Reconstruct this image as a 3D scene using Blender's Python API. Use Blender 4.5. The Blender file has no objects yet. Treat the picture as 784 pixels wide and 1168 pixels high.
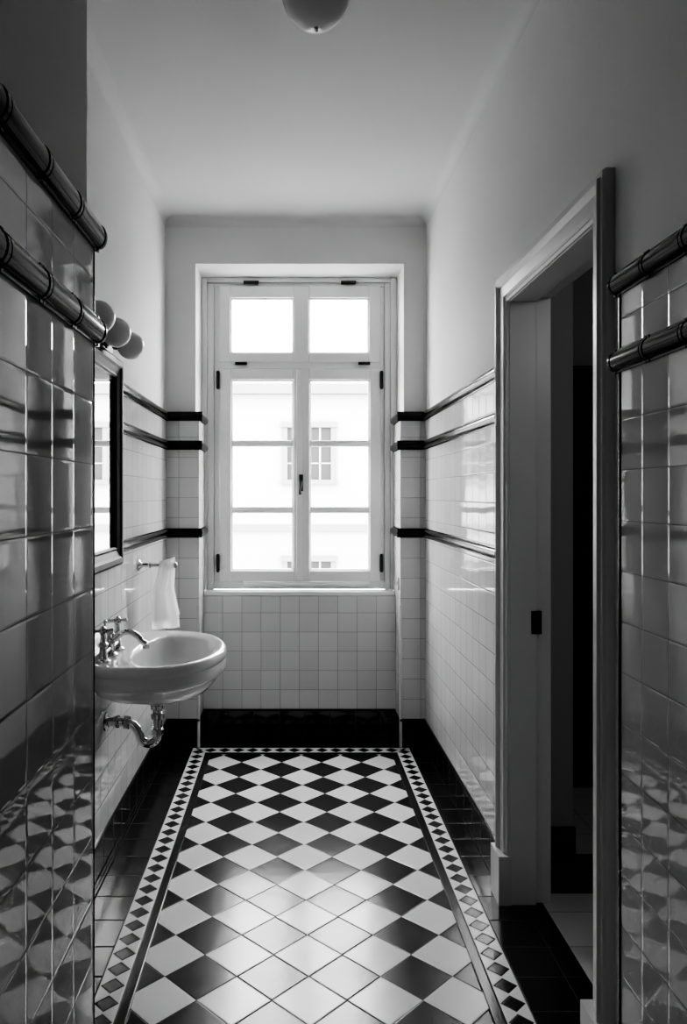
import bpy, bmesh, math
from mathutils import Vector, Matrix
scene = bpy.context.scene
PI = math.pi

# ------------------------------------------------------------------ materials
class NT:
    def __init__(s, name):
        s.mat = bpy.data.materials.new(name); s.mat.use_nodes = True
        s.t = s.mat.node_tree; s.n = s.t.nodes; s.l = s.t.links
        s.bsdf = s.n['Principled BSDF']; s.out = s.n['Material Output']
    def set(s, sock, v):
        if isinstance(v, (int, float)): sock.default_value = v
        elif isinstance(v, (tuple, list)): sock.default_value = v
        else: s.l.new(v, sock)
    def m(s, op, a, b=None, c=None, clamp=False):
        nd = s.n.new('ShaderNodeMath'); nd.operation = op; nd.use_clamp = clamp
        s.set(nd.inputs[0], a)
        if b is not None: s.set(nd.inputs[1], b)
        if c is not None: s.set(nd.inputs[2], c)
        return nd.outputs[0]
    def vm(s, op, a, b=None, scale=None):
        nd = s.n.new('ShaderNodeVectorMath'); nd.operation = op
        s.set(nd.inputs[0], a)
        if b is not None: s.set(nd.inputs[1], b)
        if scale is not None: s.set(nd.inputs['Scale'], scale)
        return nd.outputs[0]
    def pos(s):
        g = s.n.new('ShaderNodeNewGeometry'); x = s.n.new('ShaderNodeSeparateXYZ')
        s.l.new(g.outputs['Position'], x.inputs[0])
        return g, x.outputs[0], x.outputs[1], x.outputs[2]
    def comb(s, a, b, c=0.0):
        nd = s.n.new('ShaderNodeCombineXYZ')
        s.set(nd.inputs[0], a); s.set(nd.inputs[1], b); s.set(nd.inputs[2], c)
        return nd.outputs[0]
    def mixv(s, f, a, b):   # scalar lerp
        return s.m('ADD', s.m('MULTIPLY', a, s.m('SUBTRACT', 1.0, f)), s.m('MULTIPLY', b, f))
    def noise(s, vec, scale, detail=2.0, rough=0.5):
        nd = s.n.new('ShaderNodeTexNoise'); nd.inputs['Scale'].default_value = scale
        nd.inputs['Detail'].default_value = detail; nd.inputs['Roughness'].default_value = rough
        s.l.new(vec, nd.inputs['Vector']); return nd.outputs['Fac']
    def white(s, vec):
        nd = s.n.new('ShaderNodeTexWhiteNoise'); nd.noise_dimensions = '3D'
        s.l.new(vec, nd.inputs['Vector']); return nd.outputs['Value'], nd.outputs['Color']
    def tilt(s, g, color, amt):
        d = s.vm('SUBTRACT', color, (0.5, 0.5, 0.5))
        d = s.vm('SCALE', d, scale=amt)
        return s.vm('NORMALIZE', s.vm('ADD', g.outputs['Normal'], d))
    def bump(s, height, normal=None, strength=1.0):
        b = s.n.new('ShaderNodeBump'); b.inputs['Strength'].default_value = strength
        b.inputs['Distance'].default_value = 1.0
        s.set(b.inputs['Height'], height)
        if normal is not None: s.l.new(normal, b.inputs['Normal'])
        s.l.new(b.outputs[0], s.bsdf.inputs['Normal'])

def plain(name, v, rough=0.5, metal=0.0, bump=0.0, bscale=40, spec=0.5, var=0.0, coat=0.0, ior=1.5):
    s = NT(name); g, x, y, z = s.pos()
    s.bsdf.inputs['Roughness'].default_value = rough
    s.bsdf.inputs['Metallic'].default_value = metal
    s.bsdf.inputs['IOR'].default_value = ior
    s.bsdf.inputs['Specular IOR Level'].default_value = spec
    s.bsdf.inputs['Coat Weight'].default_value = coat
    nz = s.noise(g.outputs['Position'], bscale, 3)
    if var:
        n2 = s.noise(g.outputs['Position'], 2.3, 4)
        s.set(s.bsdf.inputs['Base Color'], s.m('MULTIPLY', v, s.m('ADD', 1.0 - var * .5, s.m('MULTIPLY', n2, var))))
    else:
        s.bsdf.inputs['Base Color'].default_value = (v, v, v, 1)
    if bump: s.bump(s.m('MULTIPLY', nz, bump))
    return s.mat

def tile(name, axis, size=0.1125, uoff=0.0, voff=0.155, base=0.66, grout=0.22, rough=0.05, tilt=0.012, wave=0.0004, gw=0.0030, vert='Z', ior=1.6, wscale=9.0, edge=0.0006):
    s = NT(name); g, x, y, z = s.pos()
    s.bsdf.inputs['IOR'].default_value = ior
    u = {'X': x, 'Y': y}[axis]; v = z if vert == 'Z' else y
    us = s.m('DIVIDE', s.m('SUBTRACT', u, uoff), size); vs = s.m('DIVIDE', s.m('SUBTRACT', v, voff), size)
    fu = s.m('FRACT', us); fv = s.m('FRACT', vs)
    du = s.m('MINIMUM', fu, s.m('SUBTRACT', 1.0, fu)); dv = s.m('MINIMUM', fv, s.m('SUBTRACT', 1.0, fv))
    d = s.m('MULTIPLY', s.m('MINIMUM', du, dv), size)
    gm = s.m('SUBTRACT', 1.0, s.m('DIVIDE', d, gw, clamp=True))   # 1 in joint
    gm2 = s.m('GREATER_THAN', gm, 0.5)
    wv, wc = s.white(s.comb(s.m('FLOOR', us), s.m('FLOOR', vs), 3.3))
    b = s.m('MULTIPLY', base, s.m('ADD', 0.96, s.m('MULTIPLY', wv, 0.08)))
    s.set(s.bsdf.inputs['Base Color'], s.mixv(gm2, b, grout))
    s.set(s.bsdf.inputs['Roughness'], s.mixv(gm2, rough, 0.7))
    nz = s.noise(g.outputs['Position'], wscale, 1.0)
    h = s.m('ADD', s.m('MULTIPLY', s.m('DIVIDE', d, 0.004, clamp=True), edge), s.m('MULTIPLY', nz, wave))
    s.bump(h, s.tilt(g, wc, tilt))
    return s.mat

def floor_mat():
    s = NT('checker_floor_tiles'); g, x, y, z = s.pos()
    D = 0.2125
    u = s.m('SUBTRACT', x, 0.0475); v = s.m('SUBTRACT', y, 2.57)
    a = s.m('DIVIDE', s.m('ADD', u, v), D); a = s.m('ADD', a, 0.5)
    b = s.m('DIVIDE', s.m('SUBTRACT', u, v), D); b = s.m('ADD', b, 0.5)
    i = s.m('FLOOR', a); j = s.m('FLOOR', b)
    fa = s.m('FRACT', a); fb = s.m('FRACT', b)
    par = s.m('ABSOLUTE', s.m('MODULO', s.m('ADD', i, j), 2.0))
    fieldwhite = s.m('LESS_THAN', par, 0.5)
    df = s.m('MINIMUM', s.m('MINIMUM', fa, s.m('SUBTRACT', 1.0, fa)), s.m('MINIMUM', fb, s.m('SUBTRACT', 1.0, fb)))
    df = s.m('MULTIPLY', df, D * .7071)
    ea = s.m('SUBTRACT', s.m('ABSOLUTE', u), 0.4975); eb = s.m('SUBTRACT', y, 4.18)
    e = s.m('MAXIMUM', ea, eb)
    infield = s.m('LESS_THAN', e, 0.0)
    side = s.m('GREATER_THAN', ea, eb)
    along = s.mixv(side, u, y)
    C = 0.0775
    ac = s.m('DIVIDE', s.m('SUBTRACT', e, 0.0325), C)
    inband = s.m('MULTIPLY', s.m('GREATER_THAN', ac, 0.0), s.m('LESS_THAN', ac, 1.0))
    al = s.m('DIVIDE', along, C)
    fal = s.m('FRACT', s.m('ADD', al, 100.0))
    dia = s.m('ADD', s.m('ABSOLUTE', s.m('SUBTRACT', fal, 0.5)), s.m('ABSOLUTE', s.m('SUBTRACT', ac, 0.5)))
    bandwhite = s.m('GREATER_THAN', dia, 0.44)
    isw = s.m('ADD', s.m('MULTIPLY', infield, fieldwhite), s.m('MULTIPLY', inband, bandwhite))
    # outer plain tiles
    ox = s.m('FRACT', s.m('ADD', s.m('DIVIDE', s.m('SUBTRACT', x, 0.6525), 0.15), 50.0)); oy = s.m('FRACT', s.m('ADD', s.m('DIVIDE', y, 0.15), 50.0))
    do = s.m('MULTIPLY', s.m('MINIMUM', s.m('MINIMUM', ox, s.m('SUBTRACT', 1.0, ox)), s.m('MINIMUM', oy, s.m('SUBTRACT', 1.0, oy))), 0.15)
    outer = s.m('GREATER_THAN', e, 0.11)
    # band/strip edges
    dbe = s.m('MINIMUM', s.m('ABSOLUTE', e), s.m('MINIMUM', s.m('ABSOLUTE', s.m('SUBTRACT', e, 0.0325)), s.m('ABSOLUTE', s.m('SUBTRACT', e, 0.11))))
    dbd = s.m('MULTIPLY', s.m('ABSOLUTE', s.m('SUBTRACT', dia, 0.44)), 0.055)
    big = 1.0
    d = s.m('MINIMUM', dbe, s.mixv(infield, big, df))
    d = s.m('MINIMUM', d, s.mixv(outer, big, do))
    d = s.m('MINIMUM', d, s.mixv(inband, big, dbd))
    gr = s.m('LESS_THAN', d, 0.0011)
    wv, wc = s.white(s.comb(s.m('ADD', s.m('MULTIPLY', i, infield), s.m('MULTIPLY', outer, s.m('FLOOR', s.m('DIVIDE', x, .15)))),
                            s.m('ADD', s.m('MULTIPLY', j, infield), s.m('MULTIPLY', outer, s.m('FLOOR', s.m('DIVIDE', y, .15)))), 1.7))
    bl = s.m('ADD', 0.006, s.m('MULTIPLY', wv, 0.008)); wh = s.m('ADD', 0.74, s.m('MULTIPLY', wv, 0.08))
    col = s.mixv(isw, bl, wh)
    grc = s.mixv(isw, 0.03, 0.22)
    s.set(s.bsdf.inputs['Base Color'], s.mixv(gr, col, grc))
    nz = s.noise(g.outputs['Position'], 14.0, 2.0)
    nz2 = s.noise(g.outputs['Position'], 5.0, 4.0)
    s.set(s.bsdf.inputs['Roughness'], s.mixv(gr, s.m('ADD', 0.14, s.m('MULTIPLY', nz2, 0.12)), 0.85))
    h = s.m('ADD', s.m('MULTIPLY', s.m('DIVIDE', d, 0.004, clamp=True), 0.0008), s.m('MULTIPLY', nz, 0.0006))
    s.bump(h, s.tilt(g, wc, 0.02))
    return s.mat

M = {}
M['plaster'] = plain('white_plaster', 0.78, 0.9, bump=0.0006, bscale=60, spec=0.2, var=0.08)
M['ceil'] = plain('ceiling_plaster', 0.72, 0.9, bump=0.0004, bscale=40, spec=0.2, var=0.08)
M['passage'] = plain('passage_bounce_cut', 0.08, 0.9, var=0.08)  # unseen wall kept dark to cut bounced light, like an open dark corridor
M['tileX'] = tile('white_tile_x', 'X', size=.1138, uoff=-0.5295, base=.74, grout=.3, gw=.0024)
M['tileY'] = tile('white_tile_y', 'Y', uoff=0.02, grout=.16)
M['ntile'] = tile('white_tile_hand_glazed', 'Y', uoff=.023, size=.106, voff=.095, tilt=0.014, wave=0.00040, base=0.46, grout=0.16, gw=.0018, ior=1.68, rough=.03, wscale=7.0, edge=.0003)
M['btileX'] = tile('black_tile_x', 'X', size=.15, voff=0, uoff=-0.5295, base=0.010, grout=0.05, rough=0.08)
M['btileY'] = tile('black_tile_y', 'Y', size=.15, voff=0, uoff=0.02, base=0.010, grout=0.05, rough=0.08)
M['black'] = plain('black_glazed_ceramic', 0.006, 0.14, spec=.5, ior=1.32)
M['floor'] = floor_mat()
M['hallfloor'] = tile('pale_hall_tile', 'X', size=0.2, uoff=0.07, voff=0, base=0.6, grout=0.15, rough=0.25, vert='Y')
M['paint'] = plain('white_gloss_paint', 0.84, 0.3, var=0.05)
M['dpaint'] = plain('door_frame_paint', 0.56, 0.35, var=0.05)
M['jpaint'] = plain('jamb_paint_lifted', 0.62, 0.35, var=0.05)  # door frame paint again, lightened to offset weak light on the jamb
M['hallwall'] = plain('grey_hall_paint', 0.32, 0.8, var=0.1)
M['darkwood'] = plain('dark_stained_wood', 0.014, 0.4, bump=0.0003, bscale=30, spec=.25)
M['iron'] = plain('black_iron', 0.015, 0.4, metal=0.3)
M['chrome'] = plain('chrome', 0.55, 0.12, metal=1.0)
M['mirror'] = plain('mirror_glass', 0.88, 0.01, metal=1.0)
M['porcelain'] = plain('porcelain', 0.78, 0.08, var=0.03, coat=0.3)
M['opal'] = plain('opal_glass', 0.80, 0.12, var=0.02)
M['facade'] = plain('facade_stucco', 0.28, 0.9, var=0.05)
M['stone'] = plain('facade_stone', 0.15, 0.9, var=0.1)
M['darkglass'] = plain('dark_window_glass', 0.010, 0.6)
M['ground'] = plain('street_paving', 0.35, 0.9, var=0.1)
def glass():
    s = NT('window_glass'); s.n.remove(s.bsdf)
    t = s.n.new('ShaderNodeBsdfTransparent'); g = s.n.new('ShaderNodeBsdfGlossy'); g.inputs['Roughness'].default_value = 0.01
    fr = s.n.new('ShaderNodeFresnel'); fr.inputs[0].default_value = 1.3
    mx = s.n.new('ShaderNodeMixShader')
    s.l.new(fr.outputs[0], mx.inputs[0]); s.l.new(t.outputs[0], mx.inputs[1]); s.l.new(g.outputs[0], mx.inputs[2])
    s.l.new(mx.outputs[0], s.out.inputs[0]); return s.mat
M['glass'] = glass()
def cloth():
    s = NT('terry_cotton'); g, x, y, z = s.pos()
    s.bsdf.inputs['Base Color'].default_value = (.92,.92,.92,1); s.bsdf.inputs['Roughness'].default_value = .95
    s.bsdf.inputs['Specular IOR Level'].default_value = .1
    s.bump(s.m('MULTIPLY', s.noise(g.outputs['Position'], 420, 3), .002))
    t = s.n.new('ShaderNodeBsdfTranslucent'); t.inputs[0].default_value = (.95,.95,.95,1)
    mx = s.n.new('ShaderNodeMixShader'); mx.inputs[0].default_value = .5
    s.l.new(s.bsdf.outputs[0], mx.inputs[1]); s.l.new(t.outputs[0], mx.inputs[2]); s.l.new(mx.outputs[0], s.out.inputs[0])
    return s.mat
M['towel'] = cloth()

# ------------------------------------------------------------------ mesh builder
class MB:
    def __init__(s, name, mats, parent=None):
        s.name = name; s.mats = mats; s.v = []; s.f = []; s.mi = []; s.sm = []; s.parent = parent
    def add(s, vs, fs, mat=0, smooth=False):
        o = len(s.v); s.v += [tuple(p) for p in vs]
        for f in fs: s.f.append([i + o for i in f]); s.mi.append(mat); s.sm.append(smooth)
    def box(s, x0, x1, y0, y1, z0, z1, mat=0):
        vs = [(x, y, z) for x in (x0, x1) for y in (y0, y1) for z in (z0, z1)]
        s.add(vs, [(0,1,3,2),(4,6,7,5),(0,4,5,1),(2,3,7,6),(0,2,6,4),(1,5,7,3)], mat)
    def rings(s, rings, mat=0, smooth=True, caps=(True, True)):
        n = len(rings[0]); vs = [p for r in rings for p in r]; fs = []
        for k in range(len(rings) - 1):
            for i in range(n):
                j = (i + 1) % n
                fs.append((k*n+i, k*n+j, (k+1)*n+j, (k+1)*n+i))
        s.add(vs, fs, mat, smooth)
        if caps[0]: s.add(rings[0], [tuple(reversed(range(n)))], mat, False)
        if caps[1]: s.add(rings[-1], [tuple(range(n))], mat, False)
    def lathe(s, o, axis, prof, n=32, mat=0, smooth=True):
        a = Vector(axis).normalized(); t = Vector((0,0,1)) if abs(a.z) < .9 else Vector((1,0,0))
        u = a.cross(t).normalized(); w = a.cross(u); o = Vector(o)
        s.rings([[o + a*h + (u*math.cos(2*PI*i/n) + w*math.sin(2*PI*i/n))*max(r, 1e-4) for i in range(n)] for r, h in prof], mat, smooth)
    def tube(s, pts, r, n=16, mat=0):
        P = [Vector(p) for p in pts]; rs = r if isinstance(r, (list, tuple)) else [r]*len(P)
        rings = []; up = None
        for k, p in enumerate(P):
            t = (P[min(k+1, len(P)-1)] - P[max(k-1, 0)]).normalized()
            if up is None: up = t.orthogonal().normalized()
            up = (up - t*up.dot(t)).normalized(); w = t.cross(up)
            rings.append([p + (up*math.cos(2*PI*i/n) + w*math.sin(2*PI*i/n))*rs[k] for i in range(n)])
        s.rings(rings, mat)
    def sphere(s, c, r, mat=0, n=32):
        s.lathe(c, (0,0,1), [(r*math.sin(PI*k/20), -r*math.cos(PI*k/20)) for k in range(21)], n, mat)
    def rail(s, p0, p1, nrm, z, h=0.052, pr=0.022, seg=0.15, gap=0.0015, mat=0, collar=False):
        """half-round glazed dado rail along p0->p1 (xy), bulging along nrm"""
        p0 = Vector((p0[0], p0[1], 0)); p1 = Vector((p1[0], p1[1], 0)); L = (p1-p0).length; t = (p1-p0)/L; nn = Vector((nrm[0], nrm[1], 0))
        arc = []
        for k in range(13):
            a = -PI/2 + PI*k/12
            arc.append((0.005 + (pr-.005)*math.cos(a), math.sin(a)*h*.40))
        prof = [(0.0, -h/2), (0.005, -h/2)] + arc + [(0.005, h/2), (0.0, h/2)]
        q = 0.0
        while q < L - 1e-4:
            e = min(q+seg, L)
            if e - q > 0.012:
                s.rings([[p0 + t*tt + nn*a + Vector((0,0,z+b)) for a, b in prof] for tt in (q+gap/2, e-gap/2)], mat, True)
                if collar:
                    for c0 in (q+gap/2+.001, e-gap/2-.009):
                        s.rings([[p0 + t*tt + nn*(a+.0015) + Vector((0,0,z+b*1.05)) for a, b in prof] for tt in (c0, c0+.008)], mat, True)
            q = e
        rr = [[c + nn*(a*.9) + Vector((0,0,z+b*.9)) for a, b in prof] for c in (p0 + t*0.001, p1 - t*0.001)]
        s.rings(rr, mat, True)
    def done(s, bevel=0.0, auto=True, sub=0):
        me = bpy.data.meshes.new(s.name); me.from_pydata(s.v, [], s.f)
        for m in s.mats: me.materials.append(M[m])
        for p, mi, sm in zip(me.polygons, s.mi, s.sm): p.material_index = mi; p.use_smooth = sm
        bm = bmesh.new(); bm.from_mesh(me)
        bmesh.ops.recalc_face_normals(bm, faces=bm.faces)
        for e in bm.edges:
            if len(e.link_faces) == 2 and e.calc_face_angle(0) > 0.7: e.smooth = False
        bm.to_mesh(me); bm.free()
        ob = bpy.data.objects.new(s.name, me); scene.collection.objects.link(ob)
        if s.parent: ob.parent = s.parent
        if bevel:
            b = ob.modifiers.new('bevel', 'BEVEL'); b.width = bevel; b.segments = 2; b.limit_method = 'ANGLE'; b.angle_limit = 0.9
            b.harden_normals = False
        return ob
def empty(name):
    e = bpy.data.objects.new(name, None); scene.collection.objects.link(e); return e

# ------------------------------------------------------------------ room dimensions (metres)
XL, XR = -0.713, 0.7475       # tiled faces of the side walls
YB = 4.305                    # front of window piers
YW = 4.517                    # wall below window
YF = 4.60                     # window frame
H = 2.985
RL, RR = -0.5495, 0.6287      # window recess
T1, T2, T3 = 1.866, 1.703, 1.208
TZ = 1.845

# floor
b = MB('floor', ['floor']); b.box(-0.95, 0.87, -1.6, 4.60, -0.1, 0.0); b.done()
b = MB('floor_hall', ['hallfloor', 'btileX'])
b.box(0.87, 2.6, 0.4, 2.72, -0.1, 0.0, 0); b.box(0.87, 2.6, 2.72, 3.02, -0.1, 0.0, 1); b.box(0.87, 2.6, 3.02, 4.2, -0.1, 0.0, 0); b.done()

# ceiling with small cove
b = MB('ceiling', ['ceil'])
b.box(-0.95, 0.98, -1.6, 4.9, H, H+0.12)
def cove(p0, p1, n, r=0.05):
    p0 = Vector(p0); p1 = Vector(p1); n = Vector(n); rr = []
    for p in (p0, p1):
        ring = [p + Vector((0,0,0.0))]
        for k in range(9):
            a = PI/2*k/8
            ring.append(p + n*(r - r*math.sin(a)) + Vector((0,0,-(r - r*math.cos(a)))))
        rr.append(ring)
    b.rings(rr, 0, True)
cove((XL-0.01, 1.0, H+.0), (XL-0.01, YB+.01, H), (1,0,0))
cove((XR+0.01, -1.0, H), (XR+0.01, YB+.01, H), (-1,0,0))
cove((XL-0.01, YB+.01, H), (XR+0.01, YB+.01, H), (0,-1,0))
b.done()

# left wall
b = MB('wall_left', ['plaster', 'tileY', 'btileY'])
b.box(XL-0.2, XL-0.01, 1.31, 4.9, 0, H, 0)
b.box(XL-0.01, XL, 1.32, YB+.01, 0.15, TZ, 1)
b.box(XL-0.01, XL+0.003, 1.32, YB+.01, 0.0, 0.15, 2)
b.done()
# near left pier
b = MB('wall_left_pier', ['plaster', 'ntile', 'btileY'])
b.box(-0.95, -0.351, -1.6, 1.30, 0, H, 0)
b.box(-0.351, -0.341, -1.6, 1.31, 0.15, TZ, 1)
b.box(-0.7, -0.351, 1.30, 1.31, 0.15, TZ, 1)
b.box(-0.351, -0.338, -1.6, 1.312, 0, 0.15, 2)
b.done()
# right wall with door hole
DY0, DY1, DZ = 1.89, 2.64, 2.090
WX0, WX1 = XR+0.01, 0.883
b = MB('wall_right', ['plaster', 'tileY', 'btileY', 'ntile', 'black'])
b.box(WX0, WX1, DY1+.03, 4.9, 0, H, 0)
b.box(WX0, WX1, DY0-.03, DY1+.03, DZ+.03, H, 0)
b.box(WX0, WX1, -1.6, DY0-.03, 0, H, 0)
b.box(XR, WX0, DY1+.1, YB+.01, 0.15, TZ, 1)
b.box(XR-.003, WX0, DY1+.1, YB+.01, 0.0, 0.15, 2)
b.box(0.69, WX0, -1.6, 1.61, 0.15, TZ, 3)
b.box(0.687, WX0, -1.6, 1.61, 0.0, 0.15, 2)
b.tube([(0.697, 1.607, 0.0), (0.697, 1.607, TZ)], 0.010, 12, 4)
b.done()
# rear wall behind camera
b = MB('wall_front', ['passage']); b.box(-0.95, 0.98, -1.7, -1.6, 0, H); b.done()

# window wall
b = MB('wall_back', ['plaster', 'tileX', 'btileX', 'tileY', 'btileY'])
b.box(XL-.01, RL, YB+.01, 4.9, 0, H, 0)
b.box(RR, XR+.01, YB+.01, 4.9, 0, H, 0)
b.box(RL, RR, YB+.01, 4.9, 2.73, H, 0)
b.box(RL, RR, YW+.01, 4.9, 0, 0.823, 0)
for x0, x1 in ((XL, RL+.02), (RR-.02, XR)):
    b.box(x0, x1, YB, YB+.01, 0.15, TZ, 1)
    b.box(x0, x1, YB-.003, YB+.01, 0, 0.15, 2)
for x0, x1 in ((RL, RL+.02), (RR-.02, RR)):
    b.box(x0, x1, YB+.01, YF-.01, 0.15, TZ, 3)
    b.box(x0, x1, YB+.01, YW, 0, 0.15, 4)
b.box(RL+.02, RR-.02, YW, YW+.01, 0.15, 0.823, 1)
b.box(RL+.02, RR-.02, YW-.004, YW+.01, 0, 0.15, 2)
b.done()

# dado rails
MY = 3.066                      # the wall mirror interrupts the rails up to here
b = MB('trim_1', ['black'])      # left wall + left window pier
for z in (T1, T2, T3):
    b.rail((XL, MY), (XL, YB), (1, 0), z)
    b.rail((XL, 1.33), (XL, 2.41), (1, 0), z)
    b.rail((XL, YB), (RL+.02+.02, YB), (0, -1), z, seg=.15)
    b.rail((RL+.02, YB-.02), (RL+.02, YF-.01), (1, 0), z, seg=.15)
b.done()
b = MB('trim_2', ['black'])
for z in (T1, T2, T3):
    b.rail((XR, DY1+.105), (XR, YB), (-1, 0), z)
    b.rail((RR-.02-.02, YB), (XR, YB), (0, -1), z, seg=.15)
    b.rail((RR-.02, YB-.02), (RR-.02, YF-.01), (-1, 0), z, seg=.15)
b.done()
b = MB('trim_3', ['black'])
for z in (T1, T2):
    b.rail((-0.341, 1.322), (-0.341, -1.55), (1, 0), z, pr=.019, h=.050, gap=.002, collar=True)
    b.rail((-0.7, 1.31), (-0.335, 1.31), (0, 1), z, pr=.019, h=.050)
b.tube([(-0.343, 1.308, 0.0), (-0.343, 1.308, TZ)], 0.0035, 12)
b.done()
b = MB('trim_4', ['black'])
for z in (T1, T2):
    b.rail((0.69, 1.625), (0.69, -1.55), (-1, 0), z, pr=.020, h=.050, gap=.002, collar=True)
b.done()
# narrow cap course above the black skirting tiles
b = MB('baseboard_left', ['black']); b.rail((XL, 1.33), (XL, YB), (1,0), .152, h=.016, pr=.009); b.rail((XL, YB), (RL+.025, YB), (0,-1), .152, h=.016, pr=.009); b.done()
b = MB('baseboard_right', ['black']); b.rail((XR, 2.75), (XR, YB), (-1,0), .152, h=.016, pr=.009); b.rail((RR-.025, YB), (XR, YB), (0,-1), .152, h=.016, pr=.009); b.done()
b = MB('baseboard_back', ['black']); b.rail((RL+.02, YW), (RR-.02, YW), (0,-1), .150, h=.012, pr=.009); b.done()
# white corner beads under the window
b = MB('trim_5', ['porcelain'])
for x in (RL+.018, RR-.018): b.tube([(x, YB+.002, 0.0), (x, YB+.002, 0.80)], 0.009, 14)
b.done()

# ------------------------------------------------------------------ window
win = empty('window_1')
b = MB('outer_frame', ['paint'], win)
b.box(RL+.001, -0.515, YF-.015, 4.70, .85, 2.729); b.box(0.59, RR-.001, YF-.015, 4.70, .85, 2.729)
b.box(-0.515, -0.475, YF, 4.70, .85, 2.70); b.box(0.555, 0.59, YF, 4.70, .85, 2.70)
b.box(-0.475, -0.438, YF+.012, 4.70, .88, 2.69); b.box(0.523, 0.555, YF+.012, 4.70, .88, 2.69)
b.box(-0.515, 0.59, YF-.015, 4.70, 2.703, 2.729); b.box(-0.475, 0.555, YF+.008, 4.70, 2.678, 2.703)
b.box(-0.475, 0.555, YF, 4.70, .855, .905)
b.box(-0.444, 0.529, YF-.002, 4.70, 2.180, 2.226)
b.done(bevel=.004)
b = MB('window_sill', ['paint'], win); b.box(RL+.021, RR-.021, YW+.001, YF+.02, .824, .850); b.done(bevel=.006)
def sash(name, X0, X1, Z0, Z1, panes):
    b = MB(name, ['paint'], win); y0, y1 = YF-.012, YF+.035
    zs = sorted(set([(p[2], p[3]) for p in panes])); xs = sorted(set([(p[0], p[1]) for p in panes]))
    cur = X0
    for a, c in xs: b.box(cur, a, y0, y1, Z0, Z1); cur = c
    b.box(cur, X1, y0, y1, Z0, Z1)
    for a, c in xs:
        cz = Z0
        for k, (z0, z1) in enumerate(zs):
            thin = k > 0
            b.box(a, c, y0+(.012 if thin else 0), y1-.004, cz, z0); cz = z1
        b.box(a, c, y0, y1-.004, cz, Z1)
        for (z0, z1) in zs:   # glazing bead
            w = .009
            b.box(a, a+w, y0+.016, y1-.008, z0, z1); b.box(c-w, c, y0+.016, y1-.008, z0, z1)
            b.box(a, c, y0+.016, y1-.008, z0, z0+w); b.box(a, c, y0+.016, y1-.008, z1-w, z1)
    b.done(bevel=.004)
    g = MB(name+'_glass', ['glass'], win)
    for a, c, z0, z1 in panes:
        g.add([(a, YF+.02, z0), (c, YF+.02, z0), (c, YF+.02, z1), (a, YF+.02, z1)], [(0,1,2,3)])
    g.done()
sash('transom_sash', -.442, .527, 2.222, 2.682, [(-.375, .004, 2.277, 2.610), (.098, .459, 2.277, 2.610)])
rows = [(.967, 1.322), (1.341, 1.724), (1.743, 2.117)]
sash('left_casement', -.442, .036, .900, 2.184, [(-.370, .004, a, c) for a, c in rows])
sash('right_casement', .038, .527, .900, 2.184, [(.102, .464, a, c) for a, c in rows])
b = MB('astragal', ['paint'], win); b.box(.022, .054, YF-.024, YF-.011, .905, 2.180); b.box(-.30, .46, YF-.03, YF-.012, .88, .905)
b.done(bevel=.005)
b = MB('window_hardware', ['iron'], win)
for x in (-.449, .534):
    for z in (2.113, 1.013):
        b.lathe((x, YF-.02, z-.055), (0,0,1), [(0,0),(.006,.0),(.010,.008),(.010,.102),(.006,.11),(0,.11)], 12)
for x in (-.25, .335): b.box(x-.045, x+.045, YF-.03, YF-.008, 2.690, 2.706)
for x in (-.31, .43): b.box(x-.035, x+.035, YF-.026, YF-.008, 2.205, 2.220)
b.box(.050-.012, .050+.012, YF-.032, YF-.023, 1.445, 1.545)
b.lathe((.050, YF-.024, 1.505), (0,-1,0), [(0,0),(.011,0),(.009,.02),(.009,.03),(0,.032)], 14)
b.tube([(.050, YF-.05, 1.508), (.046, YF-.055, 1.48), (.042, YF-.057, 1.45), (.044, YF-.055, 1.425)], [.008,.009,.007,.010], 10)
b.done()

# ------------------------------------------------------------------ door frame (right wall)
door = empty('door_1')
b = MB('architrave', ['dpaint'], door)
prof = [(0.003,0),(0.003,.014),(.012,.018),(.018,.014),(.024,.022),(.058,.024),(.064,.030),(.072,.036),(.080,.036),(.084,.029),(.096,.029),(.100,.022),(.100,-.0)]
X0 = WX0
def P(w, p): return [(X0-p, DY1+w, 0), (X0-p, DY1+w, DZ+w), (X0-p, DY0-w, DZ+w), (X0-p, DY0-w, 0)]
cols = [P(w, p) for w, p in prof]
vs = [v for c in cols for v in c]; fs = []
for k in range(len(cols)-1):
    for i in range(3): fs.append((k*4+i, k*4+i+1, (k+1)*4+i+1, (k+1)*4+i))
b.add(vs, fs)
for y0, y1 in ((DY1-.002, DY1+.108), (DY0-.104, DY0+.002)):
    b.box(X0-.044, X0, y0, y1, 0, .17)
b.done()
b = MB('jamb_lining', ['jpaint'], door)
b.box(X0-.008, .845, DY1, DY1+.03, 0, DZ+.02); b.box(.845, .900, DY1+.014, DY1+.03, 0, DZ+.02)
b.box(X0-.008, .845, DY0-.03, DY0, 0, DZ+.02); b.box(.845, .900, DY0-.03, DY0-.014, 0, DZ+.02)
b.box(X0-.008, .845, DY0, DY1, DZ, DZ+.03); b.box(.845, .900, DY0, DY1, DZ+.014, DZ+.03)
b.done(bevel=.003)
b = MB('strike_plate', ['iron'], door); b.box(.826, .862, DY1-.004, DY1+.016, .94, 1.02); b.done(bevel=.001)

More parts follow.
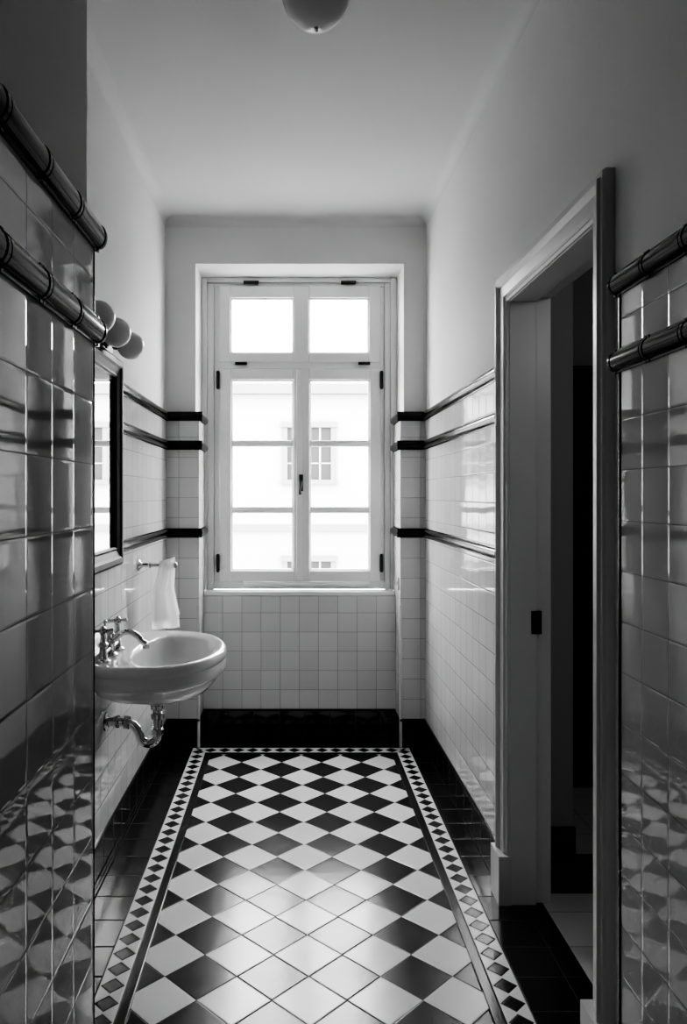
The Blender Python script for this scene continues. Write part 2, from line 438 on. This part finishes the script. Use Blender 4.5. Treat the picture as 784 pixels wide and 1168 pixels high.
# hall beyond the doorway
b = MB('wall_hall', ['hallwall', 'btileX', 'darkwood'])
b.box(.884, 1.085, 2.95, 4.2, 0, 2.6, 0)
b.box(.884, 1.09, 2.935, 2.95, 0, .14, 1)
b.box(1.085, 2.6, 3.75, 3.85, 0, 2.6, 0)
b.box(2.5, 2.6, .4, 3.85, 0, 2.6, 0)
b.box(.884, 2.6, .3, .4, 0, 2.6, 0)
b.box(.884, 2.6, .3, 4.2, 2.6, 2.7, 0)
b.done()
b = MB('door_2', ['darkwood'])
b.box(1.13, 1.95, 3.70, 3.74, 0.005, 2.05)
for z0, z1 in ((.2,.9),(1.05,1.9)):
    b.box(1.23, 1.50, 3.69, 3.70, z0, z1); b.box(1.58, 1.85, 3.69, 3.70, z0, z1)
b.done(bevel=.004)

# ------------------------------------------------------------------ washbasin
sink = empty('washbasin')
b = MB('basin', ['porcelain'], sink)
cx, cy = -.495, 2.91
N = 72
prof = [(.012,.012,.012,.635,0),(.035,.035,.035,.635,0),(.055,.07,.06,.643,0),(.120,.15,.16,.664,.2),(.180,.20,.26,.694,.6),(.208,.216,.315,.726,.95),(.214,.217,.328,.745,1),
        (.228,.217,.346,.751,1),(.237,.217,.358,.760,1),(.240,.217,.362,.774,1),(.238,.217,.360,.790,1),(.234,.217,.355,.797,1),(.234,.217,.355,.802,1),(.240,.217,.362,.808,1),(.242,.217,.364,.820,1),(.238,.217,.360,.834,1),(.229,.216,.351,.841,1),(.217,.215,.338,.841,1),
        (.208,.14,.306,.836,.3),(.200,.118,.288,.833,.1),(.192,.108,.276,.826,0),(.184,.102,.264,.806,0),(.165,.09,.236,.765,0),(.13,.07,.18,.725,0),(.075,.045,.10,.700,0),(.025,.025,.025,.692,0),(.005,.005,.005,.692,0)]
rings = []
for af, ab, bb, z, sq in prof:
    r = []
    for i in range(N):
        t = 2*PI*i/N; c, s_ = math.cos(t), math.sin(t)
        e = 1 - .62*sq; e2 = 1 - .45*sq
        if c >= 0: x = cx + af*c; y = cy + bb*s_
        else: x = cx - ab*abs(c)**e; y = cy + bb*math.copysign(abs(s_)**e2, s_)
        r.append((max(x, XL+.001), y, z))
    rings.append(r)
b.rings(rings)
b.box(XL+.001, XL+.022, cy-.29, cy+.29, .825, .858)
b.done()
b = MB('basin_drain', ['chrome'], sink)
b.lathe((cx, cy, .691), (0,0,1), [(0,0),(.03,0),(.03,.004),(.02,.005),(.0,.002)], 24); b.done()
fc = MB('taps_and_spout', ['chrome'], sink)
fx = -.662; ya, yb_, ym = 2.66, 2.88, 2.77
for yy in (ya, yb_):
    fc.lathe((fx, yy, .838), (0,0,1), [(0,0),(.027,0),(.027,.006),(.018,.012),(.013,.03),(.012,.05),(.019,.055),(.019,.063),(.010,.071),(.008,.095),(.013,.10),(.013,.118),(.007,.125),(0,.127)], 24)
    for a in (0.35, 0.35+PI/2):
        d = Vector((math.cos(a), math.sin(a), 0))*.034; c = Vector((fx, yy, .947))
        fc.tube([c-d*1.1, c-d, c-d*.6, c, c+d*.6, c+d, c+d*1.1], [.004,.009,.0055,.008,.0055,.009,.004], 12)
fc.lathe((fx, ym, .838), (0,0,1), [(0,0),(.028,0),(.028,.007),(.018,.014),(.014,.04),(.017,.046),(.014,.052),(.012,.075),(.015,.08),(.010,.09),(0,.094)], 24)
sp = []
for k in range(15):
    t = k/14
    sp.append((fx + .012 + .118*t, ym, .838 + .058 + .028*math.sin(PI*min(t*1.15,1)) - .028*max(0, t-.75)*4*.6))
fc.tube(sp, [.013]*4+[.012]*8+[.011,.012,.012], 16)
fc.lathe((fx+.129, ym, .877), (0,0,-1), [(0,0),(.012,0),(.012,.012),(.009,.014),(0,.014)], 16)
fc.tube([(fx, ya, .868), (fx, yb_, .868)], .009, 14)
fc.tube([(fx-.02, ym, .85), (fx-.02, ym, .955)], .004, 10); fc.sphere((fx-.02, ym, .96), .009, n=14)
fc.done()
b = MB('waste_trap', ['chrome'], sink)
tx, ty = -.515, 2.90
b.lathe((tx, ty, .640), (0,0,-1), [(0,0),(.034,0),(.034,.012),(.028,.016),(.026,.03),(.018,.034),(0,.034)], 24)
path = [(tx, ty, .63), (tx, ty, .52)]
for k in range(9):
    a = PI*k/8; path.append((tx - .033 + .033*math.cos(a), ty, .510 - .033*math.sin(a)*1.0))
path += [(tx-.072, ty, .525), (tx-.09, ty, .545), (tx-.115, ty, .556), (tx-.15, ty, .56), (XL+.002, ty, .56)]
b.tube(path, .0175, 18)
for z in (.595, .535): b.lathe((tx, ty, z), (0,0,-1), [(0,0),(.024,0),(.026,.004),(.026,.02),(.024,.024),(0,.024)], 8 if z<.56 else 24, smooth=False)
b.lathe((tx-.105, ty, .556), (-1,0,0), [(0,0),(.024,0),(.026,.004),(.026,.02),(.022,.024),(0,.024)], 8, smooth=False)
b.lathe((tx-.145, ty, .56), (-1,0,0), [(0,0),(.022,0),(.024,.004),(.024,.016),(.022,.02),(0,.02)], 20)
b.lathe((XL+.001, ty, .56), (1,0,0), [(0,0),(.036,0),(.034,.006),(.024,.012),(0,.012)], 24)
b.done()

# ------------------------------------------------------------------ mirror
mir = empty('wall_mirror')
my0, my1, mz0, mz1 = 2.42, 3.06, 1.145, 1.955
b = MB('mirror_frame', ['darkwood'], mir)
mp = [(0,0),(0,.030),(.010,.036),(.028,.036),(.036,.028),(.058,.020),(.066,.024),(.072,.018),(.072,.0)]
vs = []; fs = []
for w, p in mp:
    vs += [(XL+p, my0+w, mz0+w), (XL+p, my1-w, mz0+w), (XL+p, my1-w, mz1-w), (XL+p, my0+w, mz1-w)]
n = len(mp)
for k in range(n-1):
    for i in range(4):
        j = (i+1) % 4; fs.append((k*4+i, k*4+j, (k+1)*4+j, (k+1)*4+i))
b.add(vs, fs); b.done()
b = MB('mirror_glass', ['mirror'], mir); b.box(XL+.001, XL+.010, my0+.06, my1-.06, mz0+.06, mz1-.06); b.done()

# vanity light
vl = empty('vanity_light')
b = MB('light_bar', ['iron'], vl)
b.box(XL-.009, XL+.022, 2.28, 2.93, 1.962, 2.012)
for yy in (2.37, 2.60, 2.83):
    b.lathe((XL+.02, yy, 1.987), (1,0,0), [(0,0),(.022,0),(.022,.006),(.012,.010),(.012,.02),(.026,.026),(.028,.048),(0,.048)], 24)
b.done()
b = MB('globes', ['opal'], vl)
for yy in (2.37, 2.60, 2.83): b.sphere((-.602, yy, 1.975), .050)
b.done()

# ------------------------------------------------------------------ towel and arm
ta = empty('towel_holder')
b = MB('towel_bar', ['chrome'], ta)
zt = 1.098; yt = 3.52
b.lathe((XL+.001, yt, zt), (1,0,0), [(0,0),(.028,0),(.028,.005),(.014,.012),(.010,.02),(0,.02)], 24)
b.tube([(XL+.01, yt, zt), (-.55, yt, zt)], .009, 14); b.sphere((-.545, yt, zt), .014, n=16)
b.lathe((-.665, yt, zt), (1,0,0), [(0,0),(.013,0),(.015,.005),(.013,.01),(0,.01)], 16)
b.done()
tw = empty('hand_towel')
b = MB('towel_cloth', ['towel'], tw)
nu, nv = 36, 60
vs = []; fs = []
r0 = .017; Lf, Lb = .30, .25
tot = Lf + PI*r0 + Lb
for j in range(nv+1):
    s_ = tot*j/nv
    for i in range(nu+1):
        u = i/nu
        if s_ < Lf: h = Lf - s_; y = yt - r0; z = zt - h
        elif s_ < Lf + PI*r0:
            a = (s_-Lf)/r0; h = 0; y = yt - r0*math.cos(a); z = zt + r0*math.sin(a)
        else: h = s_ - Lf - PI*r0; y = yt + r0; z = zt - h
        q = min(h/.12, 1.0)
        w = .068 + .060*min(h/.25, 1)
        x = -.648 + .030*(1-q) + u*w + .004*math.sin(h*18+1)
        amp = .003 + .009*q
        y += (amp*math.sin(u*PI*4.3 + .6 + h*3) + .004*q*math.sin(u*17+h*9)) * (1 if s_ < Lf+.02 else .6)
        y += (-.006 if s_ < Lf else .006)*q
        z += -.012*(u-.5)*q + .022*u
        vs.append((x, y, z))
for j in range(nv):
    for i in range(nu):
        k = j*(nu+1)+i; fs.append((k, k+1, k+nu+2, k+nu+1))
b.add(vs, fs, 0, True); ob = b.done()
sb = ob.modifiers.new('sub', 'SUBSURF'); sb.levels = 1; sb.render_levels = 1

# small wall switch on the right reveal
b = MB('wall_switch', ['porcelain', 'iron'])
b.box(RR-.028, RR-.0201, 4.36, 4.40, .88, .95, 0); b.box(RR-.031, RR-.028, 4.374, 4.386, .905, .925, 1); b.done(bevel=.001)

# ------------------------------------------------------------------ ceiling pendant
pl = empty('pendant_lamp')
lx, ly = .062, 2.0
b = MB('glass_globe', ['opal'], pl)
R = .090; cz = 2.735
pr = [(0, -R)] + [(R*math.sin(a)*1.0, -R*math.cos(a)) for a in [PI*k/24 for k in range(1, 20)]] + [(.046, .075), (.046, .10), (0, .10)]
b.lathe((lx, ly, cz), (0,0,1), pr, 48); b.done()
b = MB('lamp_fitting', ['chrome'], pl)
b.lathe((lx, ly, cz-R-.010), (0,0,1), [(0,0),(.004,.001),(.006,.005),(.004,.009),(.010,.012),(0,.014)], 16)
b.lathe((lx, ly, cz+.08), (0,0,1), [(0,0),(.05,0),(.052,.03),(.03,.045),(.010,.05),(.010,.14),(.05,.15),(.055,.169),(0,.169)], 32); b.done()

# ------------------------------------------------------------------ outside
b = MB('opposite_building', ['facade', 'stone', 'darkglass'])
by = 26
b.box(-16, 18, by, by+8, -8, 5.2, 0)
b.box(-16.2, 18.2, by-.35, by, 4.85, 5.2, 1); b.box(-16, 18, by-.12, by, .2, .42, 1)
for wx in (-9.9, -4.7, .56, 5.8, 11.):
    for wz in (1.95, -2.6):
        b.box(wx-.74, wx+.74, by-.03, by+.0, wz, wz+1.78, 2)
        b.box(wx-.92, wx-.74, by-.1, by, wz-.1, wz+1.85, 1); b.box(wx+.74, wx+.92, by-.1, by, wz-.1, wz+1.85, 1)
        b.box(wx-.95, wx+.95, by-.16, by, wz+1.78, wz+1.96, 1); b.box(wx-.95, wx+.95, by-.16, by, wz-.16, wz, 1)
        for q in (-.37, 0, .37): b.box(wx+q-.03, wx+q+.03, by-.06, by, wz, wz+1.78, 0)
        b.box(wx-.74, wx+.74, by-.06, by, wz+1.14, wz+1.20, 0); b.box(wx-.74, wx+.74, by-.06, by, wz+.54, wz+.58, 0)
b.done()
b = MB('street_ground', ['ground']); b.box(-40, 40, 6, 60, -8.2, -8.0); b.done()

# ------------------------------------------------------------------ light
w = bpy.data.worlds.new('sky'); scene.world = w; w.use_nodes = True
bg = w.node_tree.nodes['Background']; bg.inputs[0].default_value = (1, 1, 1, 1); bg.inputs[1].default_value = 19.0
ld = bpy.data.lights.new('window_portal', 'AREA'); ld.shape = 'RECTANGLE'; ld.size = 1.16; ld.size_y = 1.9
ld.cycles.is_portal = True
lo = bpy.data.objects.new('window_portal', ld); scene.collection.objects.link(lo)
lo.location = (.04, 4.93, 1.79); lo.rotation_euler = (-PI/2, 0, 0)
# added fill light, brightens the hall and door jamb; not a known fixture
def fill_light(name, loc, e, r=.12):
    pd = bpy.data.lights.new(name, 'POINT'); pd.energy = e; pd.shadow_soft_size = r
    po = bpy.data.objects.new(name, pd); scene.collection.objects.link(po); po.location = loc
fill_light('hall_fill', (1.40, 1.3, 2.2), 7.5)

# ------------------------------------------------------------------ camera
cd = bpy.data.cameras.new('camera'); cam = bpy.data.objects.new('camera', cd); scene.collection.objects.link(cam)
cam.location = (0, 0, 1.42); cam.rotation_euler = (PI/2, 0, 0)
cd.sensor_fit = 'VERTICAL'; cd.sensor_height = 36; cd.sensor_width = 24; cd.lens = 36*870/1168
cd.shift_x = 58/1168; cd.shift_y = -19/1168; cd.clip_start = .05
scene.camera = cam
scene.view_settings.view_transform = 'AgX'
scene.view_settings.look = 'AgX - High Contrast'
